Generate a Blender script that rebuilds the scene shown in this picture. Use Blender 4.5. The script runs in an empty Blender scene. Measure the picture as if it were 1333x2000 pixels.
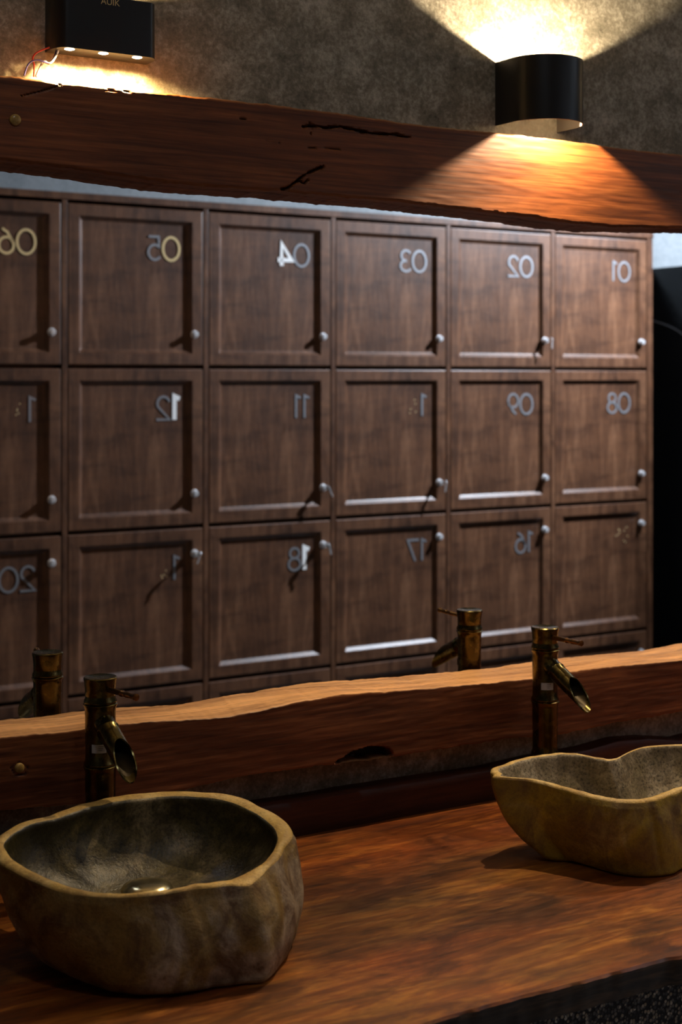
import bpy, bmesh, math, random
import numpy as np
from mathutils import Vector, Matrix, noise

random.seed(7)
sc = bpy.context.scene
COL = sc.collection
PI = math.pi

# ------------------------------------------------------------------ camera
F = 2850.0                       # focal length in pixels of the 1333x2000 frame
TH = math.radians(31.1)          # yaw towards the right of the mirror wall's normal
CAMZ = 1.53
HOR = 740.0                      # horizon row
S_, C_ = math.sin(TH), math.cos(TH)
cam = bpy.data.cameras.new('camera')
camo = bpy.data.objects.new('camera', cam); COL.objects.link(camo)
cam.sensor_fit = 'VERTICAL'; cam.sensor_height = 36.0; cam.sensor_width = 24.0
cam.lens = F * 36.0 / 2000.0
cam.shift_y = -(1000.0 - HOR) / 2000.0
cam.clip_start = 0.05
camo.location = (0, 0, CAMZ)
camo.rotation_euler = (PI / 2, 0, -TH)
cam.dof.use_dof = True; cam.dof.focus_distance = 1.95; cam.dof.aperture_fstop = 6.3
sc.camera = camo

# ------------------------------------------------------------------ exposure, world
sc.view_settings.view_transform = 'Standard'
sc.view_settings.look = 'None'
sc.view_settings.gamma = 1.0
sc.view_settings.exposure = 0.0
sc.view_settings.use_curve_mapping = False
w = bpy.data.worlds.new('world'); sc.world = w; w.use_nodes = True
w.node_tree.nodes['Background'].inputs[0].default_value = (0.5, 0.55, 0.7, 1)
w.node_tree.nodes['Background'].inputs[1].default_value = 0.0
sc.cycles.max_bounces = 10
sc.cycles.glossy_bounces = 6
sc.cycles.sample_clamp_indirect = 3.0

WARM = (1.0, 0.77, 0.48)
COOL = (0.80, 0.88, 1.0)
P_SCONCE = 20.0      # W of each LED of a curved wall lamp
P_SPOT = 9.0        # W of each LED of the box wall lamp
P_CEIL = 4.0
P_CEIL_FILL = 2.0
P_WALL_FILL = 420.0
P_TRACK = 520.0
ADDED_SCONCE_X = 2.26
YELLOW = (1.0, 0.66, 0.26)

W = 1.889                        # mirror plane
ZC = 0.865                       # counter top
YL = -0.422                      # locker fronts
YB = -0.84                       # back wall
ZCEIL = 2.9

def light(name, kind, loc, power, color, radius=0.01, rot=(0, 0, 0), size=None, angle=None, blend=0.3, parent=None):
    l = bpy.data.lights.new(name, kind); l.energy = power; l.color = color
    if kind in ('POINT', 'SPOT'): l.shadow_soft_size = radius
    if kind == 'AREA': l.shape = 'SQUARE'; l.size = size
    if kind == 'SPOT': l.spot_size = angle; l.spot_blend = blend
    o = bpy.data.objects.new(name, l); COL.objects.link(o)
    o.location = loc; o.rotation_euler = rot
    if parent: o.parent = parent
    return o
# recessed cool ceiling lamp, plus one added for ambient fill (their housings are built further down)
CEIL_LAMPS = [(4.05, 0.75, P_CEIL, 0.22), (0.6, 0.55, P_CEIL_FILL, 0.22)]
for cx, cy, pw, sz in CEIL_LAMPS:
    light('ceiling_lamp_light', 'AREA', (cx, cy, ZCEIL - 0.012), pw, COOL, size=sz)

# ceiling spotlight aimed at the lockers, plus one added to brighten the wall: position, target, power, cone
SPOTS = [(Vector((4.2, 0.45, 2.74)), Vector((2.75, YL, 1.35)), P_TRACK, 84),
         (Vector((4.95, 0.25, 2.74)), Vector((4.75, YB, 2.0)), P_WALL_FILL, 80)]
for at_, to_, pw, an in SPOTS:
    light('spotlight_light', 'SPOT', at_, pw, COOL, 0.03, rot=(to_ - at_).to_track_quat('-Z', 'Y').to_euler(), angle=math.radians(an), blend=0.7)

# ------------------------------------------------------------------ helpers
def P(px, py, Y):
    """point of the plane y=Y seen at pixel px,py"""
    u = (px - 666.5) / F; v = (HOR - py) / F
    d = Y / (C_ - u * S_)
    return Vector((d * (S_ + u * C_), Y, CAMZ + v * d))
def PZ(px, py, z):
    u = (px - 666.5) / F; v = (HOR - py) / F
    d = (z - CAMZ) / v
    return Vector((d * (S_ + u * C_), d * (C_ - u * S_), z))

def link(name, me, mats, parent=None, smooth=False):
    o = bpy.data.objects.new(name, me); COL.objects.link(o)
    if not isinstance(mats, (list, tuple)): mats = [mats]
    for m in mats: me.materials.append(m)
    if parent is not None: o.parent = parent
    if smooth:
        for p in me.polygons: p.use_smooth = True
    return o
def obj(name, bm, mats, parent=None, smooth=False, autosmooth=None):
    bmesh.ops.recalc_face_normals(bm, faces=bm.faces)
    me = bpy.data.meshes.new(name); bm.to_mesh(me); bm.free()
    o = link(name, me, mats, parent, smooth)
    if autosmooth is not None:
        me.set_sharp_from_angle(angle=math.radians(autosmooth))
    return o
def empty(name, loc, rz=0):
    o = bpy.data.objects.new(name, None); COL.objects.link(o)
    o.location = loc; o.rotation_euler = (0, 0, rz); o.empty_display_size = 0.05
    return o
def tag(o, label, cat, group=None):
    o['label'] = label; o['category'] = cat
    if group: o['group'] = group
    return o
def struct(o):
    o['kind'] = 'structure'; return o

def box(bm, a, b, mi=0, bevel=0.0):
    (x0, y0, z0), (x1, y1, z1) = a, b
    vs = [bm.verts.new(p) for p in ((x0,y0,z0),(x1,y0,z0),(x1,y1,z0),(x0,y1,z0),(x0,y0,z1),(x1,y0,z1),(x1,y1,z1),(x0,y1,z1))]
    fs = [bm.faces.new([vs[i] for i in q]) for q in ((0,3,2,1),(4,5,6,7),(0,1,5,4),(1,2,6,5),(2,3,7,6),(3,0,4,7))]
    for f in fs: f.material_index = mi
    if bevel > 0:
        es = list({e for f in fs for e in f.edges})
        bmesh.ops.bevel(bm, geom=es, offset=bevel, segments=2, affect='EDGES', profile=0.6)
def lathe(bm, prof, n=40, mi=0, M=None, cap0=True, cap1=True):
    rings = []
    for r, z in prof:
        ring = []
        for i in range(n):
            a = 2 * PI * i / n
            p = Vector((r * math.cos(a), r * math.sin(a), z))
            ring.append(bm.verts.new(M @ p if M else p))
        rings.append(ring)
    for k in range(len(rings) - 1):
        for i in range(n):
            f = bm.faces.new((rings[k][i], rings[k][(i+1) % n], rings[k+1][(i+1) % n], rings[k+1][i])); f.material_index = mi
    if cap0: bm.faces.new(rings[0][::-1]).material_index = mi
    if cap1: bm.faces.new(rings[-1]).material_index = mi
def tube(bm, pts, r, n=8, mi=0):
    pts = [Vector(p) for p in pts]
    rings = []
    for k, p in enumerate(pts):
        d = (pts[min(k+1, len(pts)-1)] - pts[max(k-1, 0)]).normalized()
        up = Vector((0, 0, 1)) if abs(d.z) < 0.9 else Vector((0, 1, 0))
        a = d.cross(up).normalized(); b = d.cross(a)
        rr = r[k] if isinstance(r, (list, tuple)) else r
        rings.append([bm.verts.new(p + rr * (math.cos(2*PI*i/n) * a + math.sin(2*PI*i/n) * b)) for i in range(n)])
    for k in range(len(rings)-1):
        for i in range(n):
            bm.faces.new((rings[k][i], rings[k][(i+1) % n], rings[k+1][(i+1) % n], rings[k+1][i])).material_index = mi
    bm.faces.new(rings[0][::-1]); bm.faces.new(rings[-1])
def crom(pts, n=6):
    pts = [Vector(p) for p in pts]; out = []
    for i in range(len(pts)-1):
        p0, p1, p2, p3 = pts[max(i-1, 0)], pts[i], pts[i+1], pts[min(i+2, len(pts)-1)]
        for k in range(n):
            t = k / n
            out.append(0.5 * ((2*p1) + (p2-p0)*t + (2*p0-5*p1+4*p2-p3)*t*t + (3*p1-p0-3*p2+p3)*t**3))
    out.append(pts[-1]); return out

# ------------------------------------------------------------------ materials
class MT:
    def __init__(s, name):
        s.m = bpy.data.materials.new(name); s.m.use_nodes = True
        s.nt = s.m.node_tree; s.N = s.nt.nodes; s.L = s.nt.links
        s.b = s.N['Principled BSDF']
        s.tc = s.N.new('ShaderNodeTexCoord')
    def coord(s, scale=(1,1,1), rot=(0,0,0)):
        mp = s.N.new('ShaderNodeMapping'); mp.inputs['Scale'].default_value = scale; mp.inputs['Rotation'].default_value = rot
        s.L.new(s.tc.outputs['Object'], mp.inputs['Vector']); return mp.outputs[0]
    def noise(s, vec, scale, detail=4, rough=0.55, dist=0.0):
        n = s.N.new('ShaderNodeTexNoise'); n.inputs['Scale'].default_value = scale; n.inputs['Detail'].default_value = detail
        n.inputs['Roughness'].default_value = rough; n.inputs['Distortion'].default_value = dist
        s.L.new(vec, n.inputs['Vector']); return n.outputs['Fac']
    def voronoi(s, vec, scale, feature='F1', out='Distance'):
        n = s.N.new('ShaderNodeTexVoronoi'); n.feature = feature; n.inputs['Scale'].default_value = scale
        s.L.new(vec, n.inputs['Vector']); return n.outputs[out]
    def ramp(s, fac, stops):
        r = s.N.new('ShaderNodeValToRGB'); e = r.color_ramp.elements
        while len(e) < len(stops): e.new(0.5)
        for k, (p, c) in enumerate(stops):
            e[k].position = p; e[k].color = (*c, 1) if len(c) == 3 else c
        s.L.new(fac, r.inputs[0]); return r.outputs[0]
    def mix(s, fac, a, b, mode='MIX'):
        n = s.N.new('ShaderNodeMix'); n.data_type = 'RGBA'; n.blend_type = mode
        for sock, v in ((n.inputs[0], fac), (n.inputs[6], a), (n.inputs[7], b)):
            if hasattr(v, 'links'): s.L.new(v, sock)
            elif isinstance(v, (int, float)): sock.default_value = v
            else: sock.default_value = (*v, 1)
        return n.outputs[2]
    def math(s, op, a, b=0.0):
        n = s.N.new('ShaderNodeMath'); n.operation = op
        for sock, v in ((n.inputs[0], a), (n.inputs[1], b)):
            if hasattr(v, 'links'): s.L.new(v, sock)
            else: sock.default_value = v
        return n.outputs[0]
    def attr(s, name):
        n = s.N.new('ShaderNodeAttribute'); n.attribute_name = name; return n.outputs['Fac']
    def bump(s, h, strength=0.3, dist=0.002):
        n = s.N.new('ShaderNodeBump'); n.inputs['Strength'].default_value = strength; n.inputs['Distance'].default_value = dist
        s.L.new(h, n.inputs['Height']); s.L.new(n.outputs[0], s.b.inputs['Normal'])
    def set(s, color=None, rough=None, metal=None, spec=None, coat=None, coat_rough=None):
        for key, v in (('Base Color', color), ('Roughness', rough), ('Metallic', metal), ('Specular IOR Level', spec), ('Coat Weight', coat), ('Coat Roughness', coat_rough)):
            if v is None: continue
            if hasattr(v, 'links'): s.L.new(v, s.b.inputs[key])
            elif isinstance(v, tuple): s.b.inputs[key].default_value = (*v, 1)
            else: s.b.inputs[key].default_value = v
        return s.m

def wood(name, dark, mid, light_, grain=(1.2, 14, 14), rough=(0.35, 0.6), sap=None, blot=0.6, spec=0.4, rot=(0,0,0), bumpd=0.0005, coat=0.0, stains=False):
    t = MT(name)
    v = t.coord(grain, rot)
    n1 = t.noise(v, 2.2, 6, 0.6, 1.2)
    n2 = t.noise(v, 14.0, 5, 0.7, 0.3)
    big = t.noise(t.coord((1.5, 5, 5), rot), 3.0, 4, 0.6, 0.8)
    g = t.math('ADD', t.math('MULTIPLY', n1, 0.65), t.math('MULTIPLY', n2, 0.35))
    c = t.ramp(g, [(0.30, dark), (0.5, mid), (0.68, light_)])
    c = t.mix(blot, c, t.ramp(big, [(0.3, (0.35, 0.3, 0.28)), (0.5, (0.85, 0.8, 0.75)), (0.7, (1.25, 1.15, 1.0))]), 'MULTIPLY')
    if stains:                                      # old dark and golden patches of the slab
        s1 = t.noise(t.coord((1.0, 2.4, 2.4), rot), 5.5, 6, 0.65, 1.0); s2 = t.noise(t.coord((0.8, 1.6, 1.6), rot), 3.0, 3, 0.5, 0.4)
        c = t.mix(0.85, c, t.ramp(s1, [(0.36, (0.30, 0.24, 0.20)), (0.50, (0.95, 0.92, 0.90)), (0.66, (1.45, 1.35, 1.15))]), 'MULTIPLY')
        c = t.mix(0.7, c, t.ramp(s2, [(0.38, (1.15, 0.82, 0.65)), (0.62, (0.95, 1.12, 1.0))]), 'MULTIPLY')
    if sap:
        c = t.mix(t.attr('sap'), c, t.ramp(g, [(0.3, sap[0]), (0.65, sap[1])]))
    c = t.mix(t.attr('crack'), c, (0.008, 0.004, 0.002))
    r = t.math('ADD', t.math('MULTIPLY', n2, rough[1] - rough[0]), rough[0])
    t.bump(g, 0.3, bumpd)
    return t.set(color=c, rough=r, spec=spec, coat=coat, coat_rough=0.25)

M = {}
M['beam'] = wood('polished_red_brown_wood', (0.045, 0.013, 0.004), (0.19, 0.055, 0.014), (0.36, 0.12, 0.032), (1.0, 30, 42), sap=((0.10, 0.035, 0.012), (0.30, 0.13, 0.05)))
M['ledge'] = wood('live_edge_ledge_wood', (0.055, 0.017, 0.007), (0.20, 0.065, 0.024), (0.38, 0.14, 0.050), (1.5, 26, 40), sap=((0.22, 0.085, 0.028), (0.92, 0.48, 0.19)))
M['counter'] = wood('oiled_slab_wood', (0.030, 0.009, 0.003), (0.19, 0.058, 0.010), (0.42, 0.175, 0.030), (2.2, 12, 12), rough=(0.30, 0.6), blot=0.7, spec=0.35, stains=True)
M['slab_edge'] = wood('dark_slab_edge_wood', (0.012, 0.008, 0.005), (0.045, 0.028, 0.016), (0.14, 0.08, 0.04), (3, 22, 40), rot=(0, 0.35, 0))
M['board'] = wood('dark_red_board_wood', (0.03, 0.008, 0.004), (0.075, 0.02, 0.009), (0.12, 0.035, 0.014), (1.5, 14, 24))
M['locker'] = wood('stained_locker_wood', (0.040, 0.017, 0.009), (0.105, 0.046, 0.023), (0.19, 0.092, 0.048), (9, 9, 1.3), rough=(0.30, 0.5), blot=0.7, spec=0.5, bumpd=0.0004)

def concrete(name, dark, mid, light_, sc_=1.0):
    t = MT(name)
    v = t.coord()
    n1 = t.noise(v, 22 * sc_, 8, 0.75, 0.3); n2 = t.noise(v, 150 * sc_, 6, 0.75, 0.3); n3 = t.noise(v, 2.5 * sc_, 3, 0.5)
    g = t.math('ADD', t.math('MULTIPLY', n1, 0.5), t.math('ADD', t.math('MULTIPLY', n2, 0.4), t.math('MULTIPLY', n3, 0.15)))
    c = t.ramp(g, [(0.38, dark), (0.52, mid), (0.68, light_)])
    t.bump(n2, 0.25, 0.0015)
    return t.set(color=c, rough=0.75, spec=0.3)
M['concrete'] = concrete('mottled_concrete_plaster', (0.085, 0.076, 0.056), (0.25, 0.228, 0.180), (0.62, 0.58, 0.49))
M['backwall'] = concrete('pale_concrete_plaster', (0.125, 0.145, 0.155), (0.185, 0.205, 0.215), (0.25, 0.27, 0.28), 0.6)
M['ceiling'] = concrete('ceiling_plaster', (0.48, 0.46, 0.43), (0.55, 0.53, 0.50), (0.62, 0.60, 0.57), 0.6)

def pebble():
    t = MT('washed_pebble_render'); v = t.coord()
    d = t.voronoi(v, 190); col = t.voronoi(v, 190, out='Color')
    sep = t.N.new('ShaderNodeSeparateColor'); t.L.new(col, sep.inputs[0])
    c = t.ramp(sep.outputs[0], [(0.0, (0.10, 0.10, 0.11)), (0.45, (0.30, 0.29, 0.27)), (0.75, (0.62, 0.52, 0.36)), (1.0, (0.95, 0.92, 0.82))])
    c = t.mix(t.ramp(d, [(0.35, (0,0,0)), (0.6, (1,1,1))]), c, (0.035, 0.035, 0.038))
    t.bump(t.math('SUBTRACT', 1.0, d), 0.8, 0.003)
    return t.set(color=c, rough=0.5, spec=0.4)
M['pebble'] = pebble()

def stone(name, a, b, c_, stain, scale=1.0, rough=(0.35, 0.7), speck=0.5, seed=0.0):
    t = MT(name)
    mp = t.N.new('ShaderNodeMapping'); mp.inputs['Location'].default_value = (seed, seed * 0.7, 0)
    t.L.new(t.tc.outputs['Object'], mp.inputs['Vector']); v = mp.outputs[0]
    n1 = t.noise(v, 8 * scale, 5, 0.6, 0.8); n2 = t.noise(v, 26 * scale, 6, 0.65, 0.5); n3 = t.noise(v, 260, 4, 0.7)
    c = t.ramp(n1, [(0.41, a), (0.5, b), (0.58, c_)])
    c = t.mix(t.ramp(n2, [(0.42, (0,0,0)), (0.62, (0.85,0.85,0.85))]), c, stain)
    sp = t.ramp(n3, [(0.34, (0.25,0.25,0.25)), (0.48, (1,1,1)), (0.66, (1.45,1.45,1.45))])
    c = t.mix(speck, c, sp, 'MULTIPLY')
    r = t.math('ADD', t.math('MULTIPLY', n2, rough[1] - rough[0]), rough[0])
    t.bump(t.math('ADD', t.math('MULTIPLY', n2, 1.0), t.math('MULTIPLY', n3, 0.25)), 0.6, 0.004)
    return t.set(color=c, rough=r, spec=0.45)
M['stone_out'] = stone('river_stone_outside', (0.22, 0.13, 0.028), (0.30, 0.20, 0.065), (0.42, 0.33, 0.22), (0.10, 0.045, 0.016), 1.0, speck=0.3)
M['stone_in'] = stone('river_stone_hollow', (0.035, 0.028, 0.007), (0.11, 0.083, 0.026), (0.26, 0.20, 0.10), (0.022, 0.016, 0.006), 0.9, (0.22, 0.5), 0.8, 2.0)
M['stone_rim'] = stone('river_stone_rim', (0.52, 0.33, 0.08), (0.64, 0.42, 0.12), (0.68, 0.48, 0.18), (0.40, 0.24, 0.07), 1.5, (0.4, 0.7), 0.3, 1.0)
M['stone_out_b'] = stone('yellow_river_stone_outside', (0.32, 0.21, 0.016), (0.44, 0.30, 0.026), (0.46, 0.33, 0.09), (0.17, 0.095, 0.03), 0.8, (0.35, 0.6), 0.25, 5.0)
M['stone_in_b'] = stone('pale_river_stone_hollow', (0.20, 0.16, 0.09), (0.32, 0.26, 0.17), (0.42, 0.36, 0.26), (0.16, 0.12, 0.07), 1.3, (0.35, 0.6), 0.9, 7.0)

t = MT('antique_brass'); nn = t.noise(t.coord(), 60, 4, 0.6)
M['brass'] = t.set(color=t.ramp(nn, [(0.35, (0.070, 0.052, 0.018)), (0.65, (0.17, 0.135, 0.050))]), metal=1.0, rough=t.math('ADD', t.math('MULTIPLY', nn, 0.2), 0.16))
t = MT('antique_brass_inside'); M['brass_in'] = t.set(color=(0.05, 0.035, 0.015), metal=0.6, rough=0.5)
t = MT('copper_brown_metal'); M['copper'] = t.set(color=(0.26, 0.12, 0.035), metal=1.0, rough=0.3)
t = MT('black_painted_metal'); nn = t.noise(t.coord(), 300, 2, 0.5); t.bump(nn, 0.1, 0.0003)
M['black'] = t.set(color=(0.012, 0.012, 0.013), rough=0.32, spec=0.5)
t = MT('white_painted_metal_inside'); M['shade_in'] = t.set(color=(0.16, 0.14, 0.12), rough=0.6)
t = MT('mirror_silver'); M['mirror'] = t.set(color=(0.90, 0.92, 0.94), metal=1.0, rough=0.0)
t = MT('chrome'); M['chrome'] = t.set(color=(0.85, 0.86, 0.88), metal=0.6, rough=0.3)
t = MT('brushed_steel_digit'); M['steel'] = t.set(color=(0.30, 0.31, 0.33), metal=0.6, rough=0.4)
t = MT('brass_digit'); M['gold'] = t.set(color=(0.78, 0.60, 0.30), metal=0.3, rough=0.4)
t = MT('white_digit'); M['white'] = t.set(color=(0.92, 0.92, 0.90), rough=0.35)
t = MT('polished_drain'); M['drain'] = t.set(color=(0.85, 0.74, 0.45), metal=1.0, rough=0.22)
t = MT('paper_sticker'); M['paper'] = t.set(color=(0.55, 0.55, 0.56), rough=0.6)
t = MT('sticker_print'); M['print'] = t.set(color=(0.05, 0.05, 0.06), rough=0.6)
t = MT('gold_lettering'); M['letter'] = t.set(color=(0.75, 0.55, 0.25), metal=0.5, rough=0.4)
t = MT('black_gloss_panel'); M['panel'] = t.set(color=(0.004, 0.004, 0.005), rough=0.25, spec=0.3)
t = MT('grey_cable'); M['cable'] = t.set(color=(0.25, 0.26, 0.28), rough=0.5)
t = MT('floor_tile'); nn = t.noise(t.coord(), 6, 4); M['floor'] = t.set(color=t.ramp(nn, [(0.3, (0.05, 0.05, 0.05)), (0.7, (0.10, 0.095, 0.09))]), rough=0.6)
for nm, c in (('wire_red', (0.6, 0.05, 0.03)), ('wire_white', (0.8, 0.78, 0.75)), ('wire_blue', (0.06, 0.06, 0.25))):
    t = MT(nm); M[nm] = t.set(color=c, rough=0.4)
def emis(name, col, st):
    t = MT(name); t.b.inputs['Emission Color'].default_value = (*col, 1); t.b.inputs['Emission Strength'].default_value = st
    return t.set(color=(0.9, 0.9, 0.9))
M['led'] = emis('warm_led_lens', (1.0, 0.85, 0.6), 14.0)
M['led_cool'] = emis('cool_led_diffuser', COOL, 6.0)

# ------------------------------------------------------------------ the room
X0, X1 = -1.6, 5.8
def slabobj(name, a, b, m):
    bm = bmesh.new(); box(bm, a, b); return struct(obj(name, bm, m))
slabobj('floor', (X0, YB, -0.05), (X1, W + 0.006, 0), M['floor'])
slabobj('ceiling', (X0, YB, ZCEIL), (X1, W + 0.006, ZCEIL + 0.05), M['ceiling'])
slabobj('wall_mirror_side', (X0, W + 0.006, -0.05), (X1, W + 0.10, ZCEIL + 0.05), M['concrete'])
slabobj('wall_back', (X0, YB - 0.1, -0.05), (X1, YB, ZCEIL + 0.05), M['backwall'])
slabobj('wall_left', (X0 - 0.1, YB - 0.1, -0.05), (X0, W + 0.1, ZCEIL + 0.05), M['concrete'])
slabobj('wall_right', (X1, YB - 0.1, -0.05), (X1 + 0.1, W + 0.1, ZCEIL + 0.05), M['backwall'])
slabobj('wall_under_counter', (-0.9, 1.50, 0.0), (2.9, W + 0.006, ZC - 0.037), M['pebble'])

# mirror: a glass sheet with polished edge, fixed to the wall between the two timbers
bm = bmesh.new(); box(bm, (-0.85, W, 1.02), (2.75, W + 0.005, 1.86), bevel=0.0008)
tag(obj('wall_mirror', bm, M['mirror']), 'large frameless wall mirror between two timbers, reflecting the numbered wooden lockers', 'mirror')

# ------------------------------------------------------------------ live-edge timbers
def trace_xz(pts, Y):
    q = [P(a, b, Y) for a, b in pts]
    return np.array([p.x for p in q]), np.array([p.z for p in q])
def trace_fn(pts, Y, amp=0.0012, seed=0.0):
    xs, zs = trace_xz(pts, Y)
    sl = (zs[0] - zs[-1]) / (xs[0] - xs[-1])
    def f(x):
        if x < xs[0]: z = zs[0] + 0.15 * sl * (x - xs[0]) + 0.006 * math.sin((x - xs[0]) * 9)
        elif x > xs[-1]: z = zs[-1] + 0.15 * sl * (x - xs[-1]) + 0.006 * math.sin((x - xs[-1]) * 9)
        else: z = float(np.interp(x, xs, zs))
        return z + amp * (noise.noise(Vector((x * 35, seed, 0))) + 0.6 * noise.noise(Vector((x * 110, seed, 3))))
    return f
def seg_dist(p, a, b):
    ab = b - a; t_ = max(0, min(1, (p - a).dot(ab) / max(ab.length_squared, 1e-12)))
    return (p - a - t_ * ab).length
def timber(name, Ybk, Yf, ztb, ztf, zbf, zbb, xa, xb, mat, cracks, holes, res=0.003, nz=44, ntop=8, chamfer=0.003, tp=0.85, sapf=None):
    """solid timber: back plane, top surface ztb(back)->ztf(front), front face, underside"""
    nx = int((xb - xa) / res)
    bm = bmesh.new(); lay_c = bm.verts.layers.float.new('crack'); lay_s = bm.verts.layers.float.new('sap')
    rows = []
    for i in range(nx + 1):
        x = xa + (xb - xa) * i / nx
        tb, tf, bf, bb = ztb(x), ztf(x), zbf(x), zbb(x)
        prof = []
        for k in range(ntop + 1):                       # top, back -> front (slightly convex)
            s = k / ntop
            z = tb + (tf - tb) * (s ** tp)
            prof.append((Ybk + (Yf + chamfer - Ybk) * s, z, 'top', s))
        for k in range(nz + 1):                         # front face, top -> bottom
            s = k / nz
            z = (tf - chamfer) * (1 - s) + (bf + chamfer) * s
            prof.append((Yf, z, 'front', s))
        for k in range(4):
            s = k / 3
            prof.append((Yf + chamfer + (Ybk - Yf - chamfer) * s, bf + (bb - bf) * s, 'bot', s))
        col = []
        for (y, z, part, s) in prof:
            v = Vector((x, y, z)); ck = 0.0
            if part == 'front':
                v.y += 0.0012 * noise.noise(Vector((x * 4, z * 18, 1))) + 0.0003 * noise.noise(Vector((x * 25, z * 160, 5)))
                for line, wd, dp in cracks:
                    d = 9
                    for a, b in zip(line, line[1:]):
                        if min(a.x, b.x) - 0.03 < x < max(a.x, b.x) + 0.03:
                            d = min(d, seg_dist(Vector((x, z)), Vector((a.x, a.z)), Vector((b.x, b.z))))
                    wj = wd * (0.62 + 0.75 * noise.noise(Vector((x * 60, z * 90, 8))))
                    if d < wj:
                        q = 1 - d / wj; v.y += dp * min(1, q * 1.6); ck = max(ck, min(0.85, q * 1.2))
                for (cx, cz, rx, rzu, rzd, dp) in holes:
                    dz = z - cz; rz = rzu if dz > 0 else rzd
                    q = ((x - cx) / rx) ** 2 + (dz / rz) ** 2
                    q *= 1 + 0.3 * noise.noise(Vector((x * 50, z * 50, 2)))
                    if q < 1.0:
                        v.y += dp * min(1.0, (1 - q) * 2.5); ck = max(ck, min(0.85, (1 - q) * 1.2))
            vv = bm.verts.new(v); vv[lay_c] = ck
            sp = 1.0 if part == 'top' else (0.0 if part == 'front' else 0.35 if part == 'bot' else 0)
            if sapf: sp = sapf(x, part, s, sp)
            vv[lay_s] = sp
            col.append(vv)
        rows.append(col)
    n = len(rows[0])
    for a, b in zip(rows, rows[1:]):
        for k in range(n):
            kk = (k + 1) % n
            bm.faces.new((a[k], b[k], b[kk], a[kk]))
    bm.faces.new(rows[0]); bm.faces.new(rows[-1][::-1])
    return obj(name, bm, mat, smooth=True, autosmooth=50)

T1 = 0.05
Yf = W - T1
top1 = [(0,147),(60,153),(125,162),(190,168),(250,175),(325,182),(425,192),(540,205),(667,221),(817,243),(952,257),(1040,266),(1127,277),(1217,290),(1333,302)]
bot1 = [(0,312),(115,325),(225,342),(325,356),(425,366),(550,373),(667,385),(752,391),(907,409),(1017,421),(1117,436),(1192,443),(1333,446)]
ft = trace_fn(top1, Yf); fb = trace_fn(bot1, Yf, 0.002, 4)
cr = lambda pts, Y=Yf: [P(a, b, Y) for a, b in pts]
cracks1 = [(cr([(592,247),(612,246),(640,249),(665,247),(700,255),(735,261),(765,262),(812,270)]), 0.0034, 0.008),
           (cr([(606,240),(609,252),(607,262)]), 0.002, 0.004),
           (cr([(540,373),(565,366),(583,352),(596,341),(632,325)]), 0.0032, 0.009),
           (cr([(583,352),(596,358),(602,352)]), 0.0025, 0.006),
           (cr([(38,188),(80,178),(128,163)]), 0.0016, 0.003),
           (cr([(205,176),(255,180)]), 0.0028, 0.003),
           (cr([(470,231),(480,233)]), 0.003, 0.003),
           (cr([(520,275),(600,288),(667,292)]), 0.001, 0.002)]
beam = timber('wooden_beam', W - 0.0006, Yf, lambda x: ft(x) + 0.001, ft, fb, lambda x: fb(x) + 0.003, -0.85, 2.75, M['beam'], cracks1, [], res=0.0018, nz=64)
tag(beam, 'dark red-brown live-edge wooden beam running above the mirror under the wall lamps', 'beam')

T2 = 0.05
Yg = W - T2
tb2 = [(0,1411),(83,1404),(165,1395),(230,1390),(300,1382),(350,1376),(425,1362),(475,1354),(550,1347),(625,1341),(700,1339),(807,1334),(917,1324),(1037,1313),(1127,1299),(1192,1287),(1267,1283),(1333,1275)]
tf2 = [(0,1441),(83,1433),(121,1430),(165,1423),(230,1415),(300,1408),(360,1406),(425,1402),(500,1390),(575,1372),(667,1357),(807,1347),(917,1337),(1037,1325),(1122,1311),(1197,1302),(1333,1289)]
bf2 = [(0,1583),(165,1570),(350,1545),(450,1521),(500,1512),(567,1503),(661,1492),(762,1479),(837,1467),(905,1456),(1000,1442),(1100,1434),(1200,1412),(1333,1390)]
gtb = trace_fn(tb2, W, 0.001, 1); gtf = trace_fn(tf2, Yg, 0.0012, 2); gbf = trace_fn(bf2, Yg, 0.002, 3)
h1 = P(722, 1482, Yg); h2 = P(671, 1487, Yg); kn = P(38, 1500, Yg)
cracks2 = [(cr([(655,1490),(700,1484),(760,1478)], Yg), 0.0015, 0.004),
           (cr([(22,1500),(38,1488),(54,1498),(50,1512),(30,1514),(22,1500)], Yg), 0.0012, 0.002)]
ledge = timber('wooden_ledge', W - 0.0006, Yg, gtb, gtf, gbf, lambda x: gbf(x) + 0.002, -0.85, 2.75, M['ledge'], cracks2, res=0.002, nz=56, chamfer=0.0012, holes=
               [(h1.x, h1.z, 0.046, 0.018, 0.003, 0.03), (h2.x, h2.z, 0.012, 0.005, 0.003, 0.01)])
tag(ledge, 'live-edge wooden ledge with pale upper edge and knot hole, under the mirror', 'wooden ledge')

# plugs over the fixing bolts, set in the timbers
def plug(px, py, Y, r, parent, lab):
    c = P(px, py, Y); bm = bmesh.new()
    Mx = Matrix.Translation(c) @ Matrix.Rotation(PI/2, 4, 'X')
    lathe(bm, [(r, -0.006), (r, 0.0008), (r*0.85, 0.0022), (r*0.4, 0.0030)], 24, M=Mx)
    o = obj('bolt_plug', bm, M['plug'], parent, smooth=True); o['label'] = lab
t = MT('varnished_plug_wood'); M['plug'] = t.set(color=t.ramp(t.noise(t.coord(), 120, 3), [(0.3, (0.30, 0.18, 0.05)), (0.7, (0.60, 0.40, 0.12))]), rough=0.25)
plug(30, 234, Yf - 0.0005, 0.0075, beam, 'yellowish round bolt plug')
plug(38, 1500, Yg - 0.0002, 0.0065, ledge, 'cracked round bolt plug')

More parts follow.
